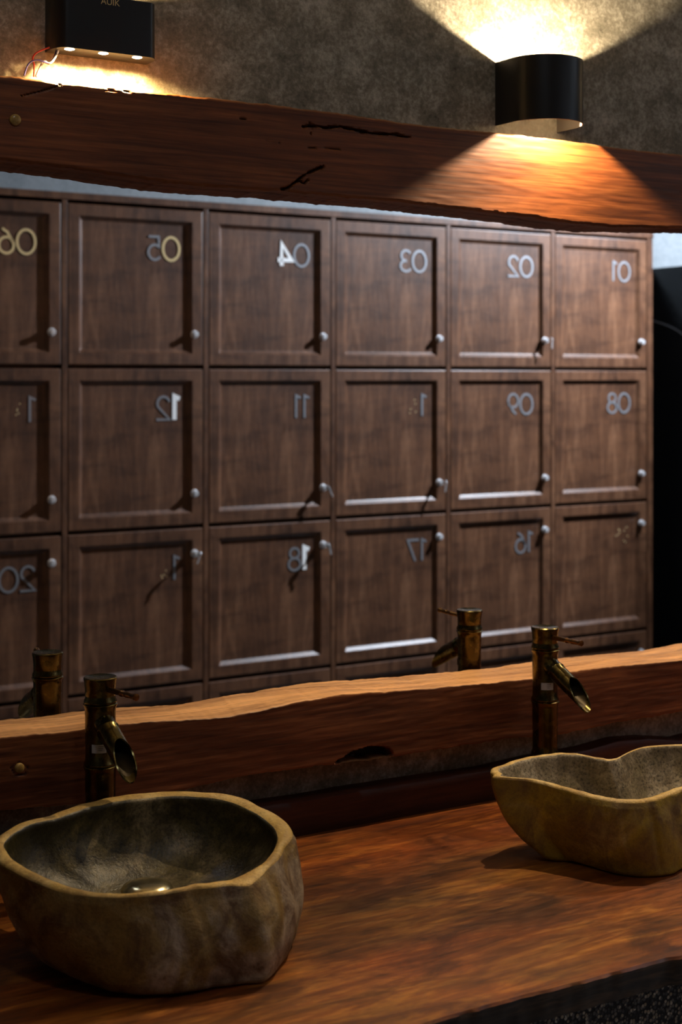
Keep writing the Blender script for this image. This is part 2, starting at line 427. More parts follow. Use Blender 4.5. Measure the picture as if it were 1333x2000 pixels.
# reddish upstand board standing behind the counter
Yu = W - 0.028
topu = [(0,1650),(515,1574),(600,1562),(700,1544),(850,1521),(955,1506),(1050,1484),(1150,1466),(1215,1447),(1270,1444),(1333,1447)]
gu = trace_fn(topu, Yu, 0.0008, 9)
zb = lambda x: ZC - 0.03
bu = timber('upstand_board', W + 0.006, Yu, lambda x: gu(x) + 0.0005, gu, zb, zb, -0.85, 2.75, M['board'], [], [], res=0.01, nz=6, ntop=2, chamfer=0.002, sapf=lambda *a: 0.0)
tag(bu, 'low dark red wooden upstand board standing behind the counter slab', 'board')

# ------------------------------------------------------------------ counter slab
fr = [(832,1998),(920,1972),(1040,1940),(1140,1916),(1200,1899),(1260,1884),(1305,1871),(1333,1868)]
q = [PZ(a, b, ZC) for a, b in fr]
fx = np.array([p.x for p in q]); fy = np.array([p.y for p in q])
def front_y(x):
    if x < fx[0]: y = fy[0] + 0.012 * math.sin((x - fx[0]) * 5)
    elif x > fx[-1]: y = fy[-1] + 0.010 * math.sin((x - fx[-1]) * 4)
    else: y = float(np.interp(x, fx, fy))
    return y + 0.0012 * noise.noise(Vector((x * 30, 0, 0)))
Ycb = 1.853
bm = bmesh.new(); lc = bm.verts.layers.float.new('crack'); rows = []
nx = 500; TH_C = 0.034
for i in range(nx + 1):
    x = -0.85 + 3.6 * i / nx; yf = front_y(x); col = []
    cuts = []
    for k in range(61):
        y = Ycb - 0.003 + (yf + 0.003 - Ycb + 0.003) * k / 60
        z = ZC + 0.0007 * noise.noise(Vector((x * 5, y * 14, 0))) - 0.0007
        if k == 1: z -= 0.0005
        col.append(bm.verts.new((x, y, z)))
    for k in range(6):
        s = k / 5
        j = 0.0022 * noise.noise(Vector((x * 70 + s * 20, s * 3, 4)))
        crackx = 0.0
        col.append(bm.verts.new((x, yf + 0.0005 + j + 0.003 * s, ZC - 0.0035 - (TH_C - 0.0035) * s)))
    col.append(bm.verts.new((x, Ycb, ZC - TH_C))); col.append(bm.verts.new((x, Ycb, ZC - 0.004)))
    rows.append(col)
n = len(rows[0])
for a, b in zip(rows, rows[1:]):
    for k in range(n):
        kk = (k + 1) % n
        f = bm.faces.new((a[k], b[k], b[kk], a[kk])); f.material_index = 1 if 61 <= k <= 66 else 0
bm.faces.new(rows[0]).material_index = 1; bm.faces.new(rows[-1][::-1]).material_index = 1
counter = obj('counter_slab', bm, [M['counter'], M['slab_edge']], smooth=True, autosmooth=35)
tag(counter, 'thick reddish-brown wooden counter slab with a dark rough front edge under the basins', 'counter')

# ------------------------------------------------------------------ stone basins
def PT(px, py, z0, tilt, yc):
    """point seen at px,py on the plane z = z0 + tilt*(y-yc)"""
    u = (px - 666.5) / F; v = (HOR - py) / F; c_ = C_ - u * S_
    d = (z0 - tilt * yc - CAMZ) / (v - tilt * c_)
    return Vector((d * (S_ + u * C_), d * c_, CAMZ + v * d))
def polar(pts, z, c, n, tilt):
    ang, rad = [], []
    for a, b in pts:
        p = PT(a, b, z, tilt, c.y); ang.append(math.atan2(p.y - c.y, p.x - c.x)); rad.append(math.hypot(p.x - c.x, p.y - c.y))
    o = np.argsort(ang); ang = np.array(ang)[o]; rad = np.array(rad)[o]
    g = np.linspace(-PI, PI, n, endpoint=False)
    r = np.interp(g, np.concatenate([ang - 2*PI, ang, ang + 2*PI]), np.concatenate([rad]*3))
    k = np.array([1, 3, 4, 3, 1.0]); k /= k.sum()
    return g, sum(kk * np.roll(r, s) for kk, s in zip(k, (-2, -1, 0, 1, 2)))
def basin(name, rim, inner, H, cpx, base_c, base_k, depth, mats, thick=None, bulge=lambda a: 0.0, pexp=2.3, facets=(), seed=0, tilt=0.0, n=240, floor_c=None, chips=()):
    zt = ZC + H
    c = PZ(cpx[0], cpx[1], zt)
    g, R = polar(rim, zt, c, n, tilt)
    rz_ = R * np.sin(g) * tilt
    if inner: _, Ri = polar(inner, zt, c, n, tilt)
    else: Ri = R - thick
    root = empty(name, (base_c[0], base_c[1], ZC))
    O = Vector((base_c[0], base_c[1], ZC))
    bm = bmesh.new(); rings = []; idx = []
    def ring(f, mi):
        rr = []
        for i, a in enumerate(g):
            rr.append(bm.verts.new(f(i, a) - O))
        rings.append(rr); idx.append(mi)
    nO = 34
    # underside centre ring -> base -> outside up to the rim
    def outer(t, a=0, pe=pexp):
        pexp = pe(a) if callable(pe) else pe
        kb = base_k(a)
        k_ = kb + (1 - kb) * (max(0, 1 - t ** pexp)) ** (1 / pexp)
        return k_
    ring(lambda i, a: Vector((base_c[0] + 0.3*base_k(a)*R[i]*math.cos(a), base_c[1] + 0.3*base_k(a)*R[i]*math.sin(a), ZC + 0.0005)), 0)
    ring(lambda i, a: Vector((base_c[0] + 0.86*base_k(a)*R[i]*math.cos(a), base_c[1] + 0.86*base_k(a)*R[i]*math.sin(a), ZC + 0.0005)), 0)
    for j in range(nO + 1):
        t_ = 1 - j / nO                                   # 1 base .. 0 rim
        def f(i, a, t_=t_):
            k_ = outer(t_, a); s = t_ ** 1.3
            cx = c.x + (base_c[0] - c.x) * s; cy = c.y + (base_c[1] - c.y) * s
            r = R[i] * k_ + bulge(a) * math.sin(PI * min(1, t_ * 1.1))
            for (fa, fw, fd) in facets:                  # vertical chiselled ridges and grooves
                d = (a - fa + PI) % (2*PI) - PI
                r += fd * math.exp(-(d / fw) ** 2) * math.sin(PI * min(1, t_ * 0.9 + 0.08))
            v = Vector((cx + r*math.cos(a), cy + r*math.sin(a), ZC + 0.0008 + (H + rz_[i] - 0.003) * (1 - t_)))
            nz_ = noise.noise(v * 14 + Vector((seed, 0, 0))) * 0.0045 + noise.noise(v * 45 + Vector((seed, 5, 0))) * 0.0012
            amp = 1.0 if t_ > 0.03 else 0.3
            return Vector((v.x + math.cos(a) * nz_ * amp, v.y + math.sin(a) * nz_ * amp, max(v.z, ZC + 0.0008)))
        ring(f, 0)
    nring_out = len(rings)
    for s, dz in ((0.12, 0.0), (0.5, 0.0012), (0.88, 0.0)):
        ring(lambda i, a, s=s, dz=dz: Vector((c.x + (R[i] + (Ri[i]-R[i])*s)*math.cos(a), c.y + (R[i] + (Ri[i]-R[i])*s)*math.sin(a),
             zt + rz_[i] + dz + 0.0012*noise.noise(Vector((math.cos(a)*6, math.sin(a)*6, seed))))), 1)
    nring_rim = len(rings)
    fc = floor_c or (c.x, c.y)
    nI = 26
    for j in range(nI + 1):
        t_ = (j + 0.4) / (nI + 0.4)
        def f(i, a, t_=t_):
            th = t_ * PI / 2
            k_ = math.cos(th) ** 0.75 if t_ < 0.999 else 0.0
            k_ = max(k_, 0.06)
            zz = zt + rz_[i] * (1 - t_) - 0.002 - depth * math.sin(th) ** 1.15
            s = t_
            cx = c.x + (fc[0] - c.x) * s; cy = c.y + (fc[1] - c.y) * s
            r = Ri[i] * k_
            v = Vector((cx + r*math.cos(a), cy + r*math.sin(a), zz))
            nz_ = noise.noise(v * 18 + Vector((seed, 9, 0))) * 0.003
            return v + Vector((0, 0, nz_ * (1 - abs(2*t_ - 1))))
        ring(f, 2)
    for k in range(len(rings) - 1):
        a, b = rings[k], rings[k+1]
        mi = 0 if k < nring_out - 1 else (1 if k < nring_rim - 1 else 2)
        for i in range(n):
            bm.faces.new((a[i], a[(i+1) % n], b[(i+1) % n], b[i])).material_index = mi
    bm.faces.new(rings[0][::-1]).material_index = 0; bm.faces.new(rings[-1]).material_index = 2
    bowl = obj('bowl', bm, mats, root, smooth=True)
    # domed pop-up drain
    bm = bmesh.new(); zf = zt - 0.002 - depth
    Mx = Matrix.Translation(Vector((fc[0], fc[1], zf)) - O)
    lathe(bm, [(0.026, -0.004), (0.028, 0.001), (0.026, 0.003), (0.022, 0.004), (0.022, 0.010), (0.030, 0.011), (0.0315, 0.0135), (0.029, 0.018), (0.020, 0.022), (0.008, 0.0238)], 36, M=Mx)
    dr = obj('drain_plug', bm, M['drain'], root, smooth=True, autosmooth=50); dr['label'] = 'domed polished drain plug'
    return root

rimA = [(-12,1652),(0,1629),(30,1611),(69,1597),(96,1592),(135,1578),(180,1564),(240,1552),(300,1546),(354,1544),(400,1546),(430,1548),(456,1552),(486,1561),(510,1575),(540,1588),(561,1605),(571,1623),(566,1638),(555,1652),(546,1674),(522,1694),(508,1708),(486,1728),(446,1726),(375,1733),(300,1746),(250,1749),(180,1747),(120,1739),(75,1722),(30,1700),(0,1684),(-10,1670)]
innA = [(8,1650),(30,1628),(60,1614),(100,1606),(135,1596),(200,1578),(270,1568),(310,1563),(354,1560),(420,1565),(470,1578),(515,1603),(535,1622),(540,1642),(525,1670),(495,1694),(450,1710),(375,1724),(300,1738),(240,1742),(180,1739),(120,1724),(70,1702),(25,1676)]
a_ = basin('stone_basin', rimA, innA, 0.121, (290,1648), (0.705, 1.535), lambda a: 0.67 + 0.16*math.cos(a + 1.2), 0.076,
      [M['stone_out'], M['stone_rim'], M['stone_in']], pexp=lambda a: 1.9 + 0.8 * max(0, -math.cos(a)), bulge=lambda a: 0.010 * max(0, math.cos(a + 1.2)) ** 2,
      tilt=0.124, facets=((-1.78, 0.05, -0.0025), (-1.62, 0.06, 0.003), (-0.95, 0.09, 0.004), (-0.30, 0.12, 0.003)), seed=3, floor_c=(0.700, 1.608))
tag(a_, 'large hollowed river-stone basin with dark green-grey hollow, on the counter in the left foreground', 'basin', )
rimB = [(948,1518),(950,1508),(956,1502),(981,1495),(1015,1481),(1051,1475),(1087,1471),(1126,1471),(1154,1477),(1187,1483),(1211,1480),(1232,1468),(1256,1459),(1293,1455),(1333,1454),(1385,1458),(1425,1470),(1440,1490),(1428,1510),(1390,1526),(1355,1535),(1333,1542),(1308,1551),(1287,1560),(1256,1565),(1232,1566),(1190,1562),(1142,1552),(1111,1543),(1066,1531),(1027,1521),(978,1512),(960,1508)]
b_ = basin('stone_basin', rimB, None, 0.108, (1190,1515), (1.385, 1.535), lambda a: 0.74 + 0.18*math.cos(a + 1.2), 0.085,
      [M['stone_out_b'], M['stone_rim'], M['stone_in_b']], thick=0.013, tilt=0.10, pexp=1.6, bulge=lambda a: 0.004,
      facets=((-2.2, 0.04, 0.003), (-1.7, 0.05, -0.003), (-1.1, 0.1, 0.004)), seed=11, floor_c=(1.42, 1.54))
tag(b_, 'yellowish boat-shaped river-stone basin with notched rim, at the right edge of the counter', 'basin')

# ------------------------------------------------------------------ bamboo-style taps
def tap(name, x, y, hrot, label, stick_a):
    ztop = 1.142; r0 = 0.0200
    root = empty(name, (x, y, ZC))
    def zz(z): return z - ZC
    bm = bmesh.new()
    prof = [(0.026, 0.0004), (0.026, 0.004), (0.0215, 0.007), (r0, 0.010)]
    def joint(z): return [(r0, z-0.010), (r0*1.03, z-0.005), (r0*1.10, z-0.0030), (r0*1.12, z-0.0012), (r0*1.03, z), (r0*1.09, z+0.0015), (r0*1.07, z+0.0035), (r0*0.99, z+0.007), (r0*0.97, z+0.016)]
    for z in (0.944, 1.028, 1.1085): prof += joint(zz(z))
    prof.append((r0*0.98, zz(1.118)))
    lathe(bm, prof, 48)
    obj('body', bm, M['brass'], root, smooth=True, autosmooth=60)
    bm = bmesh.new()
    lathe(bm, [(r0*0.96, zz(1.1175)), (r0*0.99, zz(1.1185)), (r0*1.0, zz(1.128)), (r0*1.05, zz(1.136)), (r0*1.09, zz(1.1395)), (r0*1.09, zz(1.1415)), (r0*1.02, zz(1.1425)), (r0*0.9, zz(1.1418)), (r0*0.5, zz(1.1405)), (r0*0.12, zz(1.1402))], 48)
    cap = obj('cap', bm, M['brass'], root, smooth=True, autosmooth=50)
    # lever
    bm = bmesh.new(); z = zz(1.128); d = Vector((math.sin(hrot), -math.cos(hrot), 0.02)).normalized()
    c0 = Vector((0, 0, z))
    L = [0.016, 0.05, 0.0515, 0.054, 0.0555, 0.064, 0.0655, 0.070, 0.082, 0.0835, 0.087, 0.0875]
    RR = [0.0036, 0.0036, 0.0044, 0.0044, 0.0036, 0.0036, 0.0044, 0.0038, 0.0036, 0.0045, 0.0045, 0.002]
    tube(bm, [c0 + d * l for l in L], RR, 14)
    lv = obj('lever', bm, M['copper'], cap, smooth=True, autosmooth=50); lv['label'] = 'thin copper-brown bamboo-style lever'
    # spout: hollow bamboo tube cut obliquely
    s0 = Vector((0, -0.004, zz(1.088))); s1 = Vector((0, -0.108, zz(1.040))); ax = (s1 - s0); Lg = ax.length; ax.normalize()
    side = Vector((1, 0, 0)); up = side.cross(ax); up = -up if up.z < 0 else up
    bm = bmesh.new(); n = 40; ro, ri = 0.0140, 0.0120
    cut0 = 0.060                                    # where the oblique cut starts on the top
    def endl(a):                                    # a=pi/2 is top
        return Lg - (Lg - cut0) * ((math.sin(a) + 1) / 2) ** 1.0
    st = [0.0, 0.2, 0.4, 0.42, 0.45, 0.48, 0.7, 0.9, 1.0]
    def pt(a, r, l): return s0 + ax * l + side * (r * math.cos(a)) + up * (r * math.sin(a))
    out, inn = [], []
    for s in st:
        rr = ro + (0.0012 if s in (0.42, 0.45) else 0)
        out.append([bm.verts.new(pt(2*PI*i/n, rr, endl(2*PI*i/n) * s if s > 0.5 else s * cut0)) for i in range(n)])
    for s in st[::-1]:
        inn.append([bm.verts.new(pt(2*PI*i/n, ri, (endl(2*PI*i/n) * s if s > 0.5 else s * cut0))) for i in range(n)])
    seq = out + inn
    for k in range(len(seq) - 1):
        for i in range(n):
            bm.faces.new((seq[k][i], seq[k][(i+1) % n], seq[k+1][(i+1) % n], seq[k+1][i])).material_index = 0 if k <= len(out) else 1
    bm.faces.new(inn[-1]).material_index = 1
    obj('spout', bm, [M['brass'], M['brass_in']], root, smooth=True, autosmooth=50)
    # paper sticker with a smudge of print wrapped on the body
    bm = bmesh.new(); zc = zz(1.053); rs = r0 + 0.00045
    def patch(a0, a1, z0, z1, r, mi):
        k = 8; A = [(bm.verts.new((r*math.cos(a0+(a1-a0)*i/k), r*math.sin(a0+(a1-a0)*i/k), z0)), bm.verts.new((r*math.cos(a0+(a1-a0)*i/k), r*math.sin(a0+(a1-a0)*i/k), z1))) for i in range(k+1)]
        for p, q_ in zip(A, A[1:]): bm.faces.new((p[0], q_[0], q_[1], p[1])).material_index = mi
    patch(stick_a - 0.45, stick_a + 0.5, zc - 0.0055, zc + 0.0055, rs + 0.0001, 0)
    for k, zl in enumerate((0.003, 0.0005, -0.002)):
        patch(stick_a - 0.02, stick_a + 0.32 - 0.05*k, zc + zl - 0.0003, zc + zl + 0.0003, rs + 0.0003, 1)
    stx = obj('sticker', bm, [M['paper'], M['print']], root); stx['label'] = 'small pale paper sticker'
    tag(root, label, 'tap')
    return root
tap('bamboo_tap', 0.713, 1.789, 0.16, 'bamboo-style antique brass tap behind the large stone basin on the left', math.radians(-118))
tap('bamboo_tap', 1.452, 1.789, 0.0, 'bamboo-style antique brass tap behind the yellowish basin on the right', math.radians(-120))

# ------------------------------------------------------------------ wall lamps
def curved_lamp(cx, label):
    z0, z1 = 1.940, 2.042; a = 0.065; e = 0.035; yw = W + 0.006
    root = empty('wall_lamp', (cx, yw, z0))
    O = Vector((cx, yw, z0))
    def outline(r, off):
        pts = [(-r, yw), (-r, yw - e + 0.01)]
        for k in range(33):
            t_ = PI * k / 32; pts.append((-r * math.cos(t_), W - e - r * math.sin(t_)))
        pts += [(r, yw - e + 0.01), (r, yw)]
        return pts
    bm = bmesh.new(); th = 0.0022
    po, pi_ = outline(a, 0), outline(a - th, 0)
    lv = []
    for pts, zs in ((po, (z0, z1)), (pi_, (z1, z0))):
        for z in zs:
            lv.append([bm.verts.new(Vector((cx + x, y, z)) - O) for x, y in pts])
    lv.append(lv[0])
    for k in range(4):
        for i in range(len(po) - 1):
            bm.faces.new((lv[k][i], lv[k][i+1], lv[k+1][i+1], lv[k+1][i])).material_index = 1 if k in (1, 2, 3) else 0
    obj('shade', bm, [M['black'], M['shade_in']], root, smooth=True, autosmooth=40)
    bm = bmesh.new(); box(bm, Vector((cx - 0.035, W - 0.090, 1.976)) - O, Vector((cx + 0.033, yw, 2.006)) - O, bevel=0.002)
    obj('lamp_housing', bm, M['black'], root)
    bm = bmesh.new(); box(bm, Vector((cx - 0.035, W - 0.069, 1.949)) - O, Vector((cx + 0.033, W - 0.066, 1.977)) - O, bevel=0.0008)
    obj('flap', bm, M['black'], root)['label'] = 'small metal flap under the housing'
    for z, s in ((1.9752, -1), (2.0068, 1)):
        bm = bmesh.new(); Mx = Matrix.Translation(Vector((cx, W - 0.080, z)) - O)
        lathe(bm, [(0.006, -0.001), (0.006, 0.001)] , 20, M=Mx)
        obj('led_lens', bm, M['led'], root)
        light('wall_lamp_light', 'POINT', Vector((cx, W - 0.080, z + s * 0.006)) - O, P_SCONCE * (0.6 if s > 0 else 1.15), WARM, 0.004, parent=root)
    tag(root, label, 'wall lamp')
curved_lamp(1.500, 'curved black up-and-down wall lamp with white inside, glowing on the right above the beam')
curved_lamp(ADDED_SCONCE_X, 'added unseen curved black wall lamp, beyond the right end of the view')  # extra lamp, stands in for ceiling light bounced off the mirror

def box_lamp():
    x0, x1, z0, z1, d = 0.676, 0.824, 1.971, 2.046, 0.040; yw = W + 0.006
    cx = (x0 + x1) / 2; O = Vector((cx, yw, z0)); root = empty('wall_lamp', O)
    out = [(x0, yw)]
    for k in range(9):
        t_ = PI/2 * k / 8; out.append((x0 + 0.016 - 0.016 * math.cos(t_), W - d + 0.026 - 0.026 * math.sin(t_)))
    for k in range(9):
        t_ = PI/2 * (1 - k / 8); out.append((x1 - 0.016 + 0.016 * math.cos(t_), W - d + 0.026 - 0.026 * math.sin(t_)))
    out.append((x1, yw))
    bm = bmesh.new()
    lo = [bm.verts.new(Vector((x, y, z0)) - O) for x, y in out]; hi = [bm.verts.new(Vector((x, y, z1)) - O) for x, y in out]
    n = len(out)
    for i in range(n): bm.faces.new((lo[i], lo[(i+1) % n], hi[(i+1) % n], hi[i]))
    bm.faces.new(lo[::-1]); bm.faces.new(hi)
    obj('housing', bm, M['black'], root, smooth=True, autosmooth=40)
    for px in (136, 202, 268):
        p = P(px, 100, W - 0.0305)
        for z, s in ((z0, -1), (z1, 1)):
            bm = bmesh.new(); Mx = Matrix.Translation(Vector((p.x, p.y, z)) - O) @ Matrix.Scale(s, 4, (0, 0, 1))
            lathe(bm, [(0.0068, -0.001), (0.0068, 0.0004), (0.005, 0.0010), (0.002, 0.0012)], 20, M=Mx)
            obj('led_lens', bm, M['led'], root, smooth=True)
            light('wall_lamp_light', 'SPOT', Vector((p.x, p.y, z + s * 0.006)) - O, P_SPOT, YELLOW, 0.003, rot=((PI if s > 0 else 0) + 0.0, 0, 0), angle=math.radians(165), blend=1.0, parent=root)
    # thin supply wires hanging out at the lower left corner
    def wire(nm, mat, pts, r=0.0012):
        bm = bmesh.new(); tube(bm, [P(a, b, y) - O for a, b, y in pts] if False else crom([P(a, b, y) - O for a, b, y in pts], 6), r, 8)
        obj('wire', bm, mat, root, smooth=True)['label'] = nm
    wire('red wire', M['wire_red'], [(104,90,W-0.010),(84,97,W-0.012),(70,104,W-0.012),(64,114,W-0.010),(67,128,W-0.008),(66,150,W-0.006)])
    wire('white wire', M['wire_white'], [(115,90,W-0.014),(112,104,W-0.016),(103,119,W-0.016),(95,124,W-0.014),(86,120,W-0.01),(78,132,W-0.008),(70,150,W-0.005)], 0.0015)
    wire('dark blue wire', M['wire_blue'], [(112,90,W-0.012),(107,108,W-0.014),(98,122,W-0.014),(86,121,W-0.014),(76,118,W-0.012),(64,119,W-0.010),(54,128,W-0.008),(47,148,W-0.006)])
    # worn lettering along the top of the front, cut by nothing in the room
    cu = bpy.data.curves.new('lettering', 'FONT'); cu.body = 'AUIK'; cu.size = 0.012; cu.extrude = 0.0002
    tmp = bpy.data.objects.new('lettering_tmp', cu); COL.objects.link(tmp)
    bpy.context.view_layer.update()
    me = bpy.data.meshes.new_from_object(tmp.evaluated_get(bpy.context.evaluated_depsgraph_get()))
    bpy.data.objects.remove(tmp)
    p = P(197, 7, W - d)
    for v in me.vertices:
        co = v.co.copy(); v.co = Vector((p.x + co.x, W - d - 0.0003 - co.z, p.z - 0.0002 + co.y)) - O
    lt = link('lettering', me, M['letter'], root); lt['label'] = 'small worn gold lettering'
    tag(root, 'flat black box wall lamp with small spots and loose wires, at top left', 'wall lamp')
box_lamp()

# ------------------------------------------------------------------ lockers (behind the camera, seen in the mirror)
XR = 3.919; PITCH = 0.472; ZG = [2.068, 1.567, 1.063, 0.568, 0.075]
NC = 7; XLb = XR - NC * PITCH
root = empty('locker_bank', ((XR + XLb) / 2, YL - 0.2, 0)); LO = root.location.copy()
tag(root, 'bank of dark stained wooden lockers with numbered panel doors, seen in the mirror', 'lockers')
bm = bmesh.new()
yb = YB + 0.004
for k in range(NC + 1):
    x = XR - k * PITCH; hw = 0.0085
    if k == 0: a, b = x - hw, x + 0.019
    elif k == NC: a, b = x - 0.019, x + hw
    else: a, b = x - hw, x + hw
    box(bm, Vector((a, yb, 0.0)) - LO, Vector((b, YL + 0.001, ZG[0] + 0.004)) - LO, bevel=0.0012)
box(bm, Vector((XLb - 0.021, yb, ZG[0] + 0.004)) - LO, Vector((XR + 0.021, YL + 0.004, ZG[0] + 0.026)) - LO, bevel=0.002)
box(bm, Vector((XLb, yb, 0.0)) - LO, Vector((XR, YL - 0.02, ZG[4])) - LO)
box(bm, Vector((XLb, yb, 0.0)) - LO, Vector((XR, yb + 0.01, ZG[0])) - LO)
for z in ZG[1:4]:
    box(bm, Vector((XLb, yb, z - 0.008)) - LO, Vector((XR, YL - 0.035, z + 0.008)) - LO)
obj('carcass', bm, M['locker'], root)

def door_mesh(wd, h):
    bm = bmesh.new()
    fr_ = 0.036; bv = 0.013; dp = 0.012; th = 0.020; er = 0.0025
    def rect(ix, z_in, y): return [bm.verts.new(p) for p in ((-wd/2+ix, y, z_in), (wd/2-ix, y, z_in), (wd/2-ix, y, h-z_in), (-wd/2+ix, y, h-z_in))]
    lv = [rect(0, 0, -th), rect(0, 0, -er), rect(er*0.4, er*0.4, -er*0.3), rect(er*1.2, er*1.2, 0), rect(fr_, fr_, 0), rect(fr_+0.0015, fr_+0.0015, -0.0025), rect(fr_+bv-0.003, fr_+bv-0.003, -dp+0.002), rect(fr_+bv, fr_+bv, -dp)]
    for a, b in zip(lv, lv[1:]):
        for i in range(4): bm.faces.new((a[i], a[(i+1) % 4], b[(i+1) % 4], b[i]))
    bm.faces.new(lv[0][::-1]); bm.faces.new(lv[-1])
    bmesh.ops.recalc_face_normals(bm, faces=bm.faces)
    me = bpy.data.meshes.new('door'); bm.to_mesh(me); bm.free(); me.materials.append(M['locker'])
    return me

def arc(cx, cy, rx, ry, a0, a1, n=14):
    return [(cx + rx*math.cos(math.radians(a0+(a1-a0)*i/n)), cy + ry*math.sin(math.radians(a0+(a1-a0)*i/n))) for i in range(n+1)]
GL = {'0': (0.80, [arc(0.40, 0.5, 0.35, 0.45, 90, 450, 36)]),
      '1': (0.38, [[(0.04, 0.86), (0.26, 0.96), (0.26, 0.04)]]),
      '2': (0.66, [arc(0.33, 0.68, 0.26, 0.27, 165, -28, 16) + [(0.06, 0.05), (0.64, 0.05)]]),
      '3': (0.62, [arc(0.28, 0.72, 0.24, 0.23, 150, -85, 14) + arc(0.28, 0.28, 0.28, 0.23, 85, -150, 16)]),
      '4': (0.72, [[(0.52, 0.04), (0.52, 0.95), (0.05, 0.28), (0.70, 0.28)]]),
      '5': (0.62, [[(0.54, 0.95), (0.12, 0.95), (0.10, 0.56)] + arc(0.28, 0.34, 0.27, 0.29, 115, -145, 16)]),
      '6': (0.68, [[(0.50, 0.95)] + [(0.30, 0.82)] + arc(0.34, 0.34, 0.28, 0.30, 165, 525, 28)]),
      '7': (0.64, [[(0.03, 0.95), (0.60, 0.95), (0.22, 0.04)]]),
      '8': (0.66, [arc(0.33, 0.74, 0.22, 0.21, -90, 270, 24), arc(0.33, 0.29, 0.28, 0.25, 90, 450, 26)]),
      '9': (0.68, [arc(0.34, 0.66, 0.28, 0.30, -15, 345, 28) + [(0.38, 0.22), (0.18, 0.05)]])}
def stroke(bm, pts, wd, th):
    pts = [Vector((x, y)) for x, y in pts]; closed = (pts[0] - pts[-1]).length < 1e-4
    if closed: pts = pts[:-1]
    n = len(pts); L_ = []
    for i in range(n):
        a = pts[i-1] if (i > 0 or closed) else pts[i]; b = pts[(i+1) % n] if (i < n-1 or closed) else pts[i]
        d1 = (pts[i]-a).normalized() if (pts[i]-a).length > 1e-6 else (b-pts[i]).normalized()
        d2 = (b-pts[i]).normalized() if (b-pts[i]).length > 1e-6 else d1
        n1 = Vector((-d1.y, d1.x)); n2 = Vector((-d2.y, d2.x)); m = (n1 + n2)
        m = m.normalized() if m.length > 1e-3 else n1
        k = min(1.8, 1 / max(0.3, m.dot(n1))); L_.append((pts[i] + m*wd/2*k, pts[i] - m*wd/2*k))
    V = [[bm.verts.new((-p.x, y, p.y)) for p, y in ((l, 0.0), (l, th), (r, th), (r, 0.0))] for l, r in L_]
    rng = range(n if closed else n-1)
    for i in rng:
        a, b = V[i], V[(i+1) % n]
        for k in range(4): bm.faces.new((a[k], b[k], b[(k+1) % 4], a[(k+1) % 4]))
    if not closed: bm.faces.new(V[0][::-1]); bm.faces.new(V[-1])
DH = 0.080
_dm = {}
def digit_mesh(ch, bold, mat):
    key = (ch, bold, mat)
    if key not in _dm:
        bm = bmesh.new()
        for st in GL[ch][1]: stroke(bm, [(x*DH, y*DH) for x, y in st], 0.0145 if bold else 0.0078, 0.002)
        bmesh.ops.recalc_face_normals(bm, faces=bm.faces)
        me = bpy.data.meshes.new('digit'); bm.to_mesh(me); bm.free(); me.materials.append(M[mat]); _dm[key] = me
    return _dm[key]
bm = bmesh.new(); Mx = Matrix.Rotation(-PI/2, 4, 'X')
lathe(bm, [(0.0125, 0.0), (0.0125, 0.003), (0.0095, 0.004), (0.0095, 0.014), (0.0085, 0.016), (0.003, 0.0165)], 24, M=Mx)
me_lock = bpy.data.meshes.new('lock'); bmesh.ops.recalc_face_normals(bm, faces=bm.faces); bm.to_mesh(me_lock); bm.free(); me_lock.materials.append(M['chrome'])
bm = bmesh.new(); box(bm, (-0.0012, 0.014, -0.003), (0.0012, 0.030, 0.003))
lathe(bm, [(0.010, -0.0012), (0.010, 0.0012)], 20, M=Matrix.Translation((0, 0.038, 0)) @ Matrix.Rotation(PI/2, 4, 'Y'))
box(bm, (-0.0015, 0.040, -0.030), (0.0015, 0.046, -0.006))
me_key = bpy.data.meshes.new('key'); bmesh.ops.recalc_face_normals(bm, faces=bm.faces); bm.to_mesh(me_key); bm.free(); me_key.materials.append(M['chrome'])
gone = {10: 'second', 13: 'second', 19: 'second', 15: 'both'}
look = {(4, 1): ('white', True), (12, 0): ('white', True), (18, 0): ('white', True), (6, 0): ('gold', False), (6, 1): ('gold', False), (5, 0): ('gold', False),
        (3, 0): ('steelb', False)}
M['steelb'] = M['steel']
keys = {2, 11, 10, 19, 18}
dw = PITCH - 0.017 - 0.005
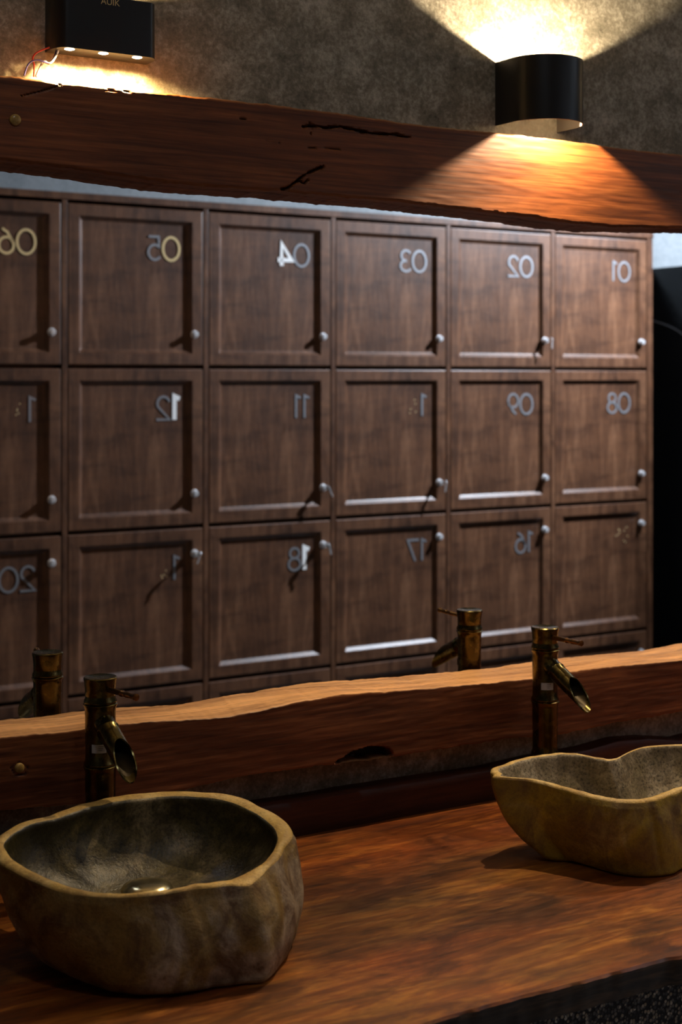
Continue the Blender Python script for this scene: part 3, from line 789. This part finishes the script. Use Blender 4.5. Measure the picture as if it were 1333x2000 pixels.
for row in range(4):
    h = ZG[row] - ZG[row+1] - 0.012
    me_d = door_mesh(dw, h)
    for k in range(NC):
        num = row * 7 + k + 1; s = '%02d' % num
        cx = XR - (k + 0.5) * PITCH; zb_ = ZG[row+1] + 0.006
        d = bpy.data.objects.new('door', me_d); COL.objects.link(d); d.parent = root
        d.location = Vector((cx, YL, zb_)) - LO
        txt = 'numbered ' + s if num not in gone else ('with only a 1 left of its number' if gone[num] == 'second' else 'with its number worn away')
        d['label'] = 'locker door ' + txt
        # number, read from the front: starts near the viewer's left edge
        x = dw/2 - 0.073; zt_ = h - 0.083 - DH
        for i, ch in enumerate(s):
            if not (num in gone and (gone[num] == 'both' or i == 1)):
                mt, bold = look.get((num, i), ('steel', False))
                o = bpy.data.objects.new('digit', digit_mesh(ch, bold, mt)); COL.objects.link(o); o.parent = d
                o.location = (x, -0.0119, zt_)
                o.rotation_euler = (random.uniform(-0.01, 0.01), 0, 0)
                o['label'] = ('bold white ' if bold else 'brass ' if mt == 'gold' else 'grey metal ') + 'digit ' + ch
            else:
                for q_ in range(5):
                    bm = bmesh.new(); gx, gz = random.uniform(0.01, 0.04), random.uniform(0.01, 0.07)
                    lathe(bm, [(0.0022, 0), (0.0015, 0.0006)], 8, M=Matrix.Translation((-gx, 0, gz)) @ Matrix.Rotation(-PI/2, 4, 'X'))
                    o = obj('glue_mark', bm, M['gold'], d); o.location = (x, -0.0119, zt_); o['label'] = 'speck of old glue where a digit fell off'
            x -= (GL[ch][0] + 0.02) * DH
        lz = 0.20 * h if row < 2 else 0.835 * h
        o = bpy.data.objects.new('lock', me_lock); COL.objects.link(o); o.parent = d; o.location = (dw/2 - 0.030, 0.0, lz)
        if num in keys:
            o = bpy.data.objects.new('key', me_key); COL.objects.link(o); o.parent = d; o.location = (dw/2 - 0.030, 0.0, lz); o.rotation_euler = (0, random.uniform(-0.5, 0.5), 0.0)

# black partition right of the lockers, with a thin cable arching over it
bm = bmesh.new(); box(bm, (4.325, YB + 0.001, 0.0), (4.365, -0.05, 1.998), bevel=0.002)
tag(obj('black_partition', bm, M['panel']), 'tall glossy black partition panel beside the lockers, seen at the right edge of the mirror', 'partition')
bm = bmesh.new()
def PV(px, py):        # point on the partition face (x = 4.325) as seen in the mirror
    u = (px - 666.5) / F; r = (S_ + u*C_) / (C_ - u*S_); V = 4.321 / r; D = 4.321*S_ + V*C_
    return Vector((4.321, 2*W - V, CAMZ + (HOR - py)/F * D))
tube(bm, crom([PV(1262, 622), PV(1275, 626), PV(1300, 634), PV(1318, 642), PV(1333, 652), PV(1350, 668), PV(1365, 700)], 5), 0.0022, 8)
tag(obj('thin_cable', bm, M['cable'], smooth=True), 'thin grey cable curving across the black partition', 'cable')

# ceiling lamps, the second an added fill
for i, (cx, cy, pw, sz) in enumerate(CEIL_LAMPS):
    r_ = empty('ceiling_light', (cx, cy, ZCEIL))
    bm = bmesh.new(); s = sz/2 + 0.02
    for a, b in (((-s, -s), (s, -s+0.02)), ((-s, s-0.02), (s, s)), ((-s, -s+0.02), (-s+0.02, s-0.02)), ((s-0.02, -s+0.02), (s, s-0.02))):
        box(bm, (a[0], a[1], -0.010), (b[0], b[1], 0.0), bevel=0.001)
    obj('frame', bm, M['white'], r_)
    bm = bmesh.new(); box(bm, (-s+0.02, -s+0.02, -0.006), (s-0.02, s-0.02, 0.0))
    obj('diffuser', bm, M['led_cool'], r_)
    tag(r_, ('square cool white ceiling light near the locker end' if i == 0 else 'added dim square cool white ceiling light giving fill over the counter'), 'ceiling light')

# adjustable spotlights on the ceiling, the second an added unseen one
for k_, (at_, to_, pw, an) in enumerate(SPOTS):
    r_ = empty('spotlight', (at_.x, at_.y, ZCEIL))
    bm = bmesh.new(); lathe(bm, [(0.045, -0.012), (0.05, -0.008), (0.05, 0.0)], 28); tube(bm, [(0, 0, -0.01), (0, 0, -0.07)], 0.006)
    obj('mount', bm, M['black'], r_)
    bm = bmesh.new(); q_ = (to_ - at_).to_track_quat('-Z', 'Y').to_matrix().to_4x4()
    Mx = Matrix.Translation(at_ - Vector((at_.x, at_.y, ZCEIL))) @ q_
    lathe(bm, [(0.046, 0.012), (0.050, 0.012), (0.050, 0.10), (0.03, 0.13), (0.03, 0.125), (0.046, 0.09), (0.046, 0.012)], 32, M=Mx, cap0=False, cap1=False)
    lathe(bm, [(0.001, 0.128), (0.031, 0.128)], 32, M=Mx, cap0=False, cap1=False)
    obj('spot_head', bm, M['black'], r_, smooth=True, autosmooth=40)
    tag(r_, ('black adjustable ceiling spotlight aimed at the lockers', 'added unseen ceiling spotlight brightening the pale wall beside the lockers')[k_], 'spotlight')
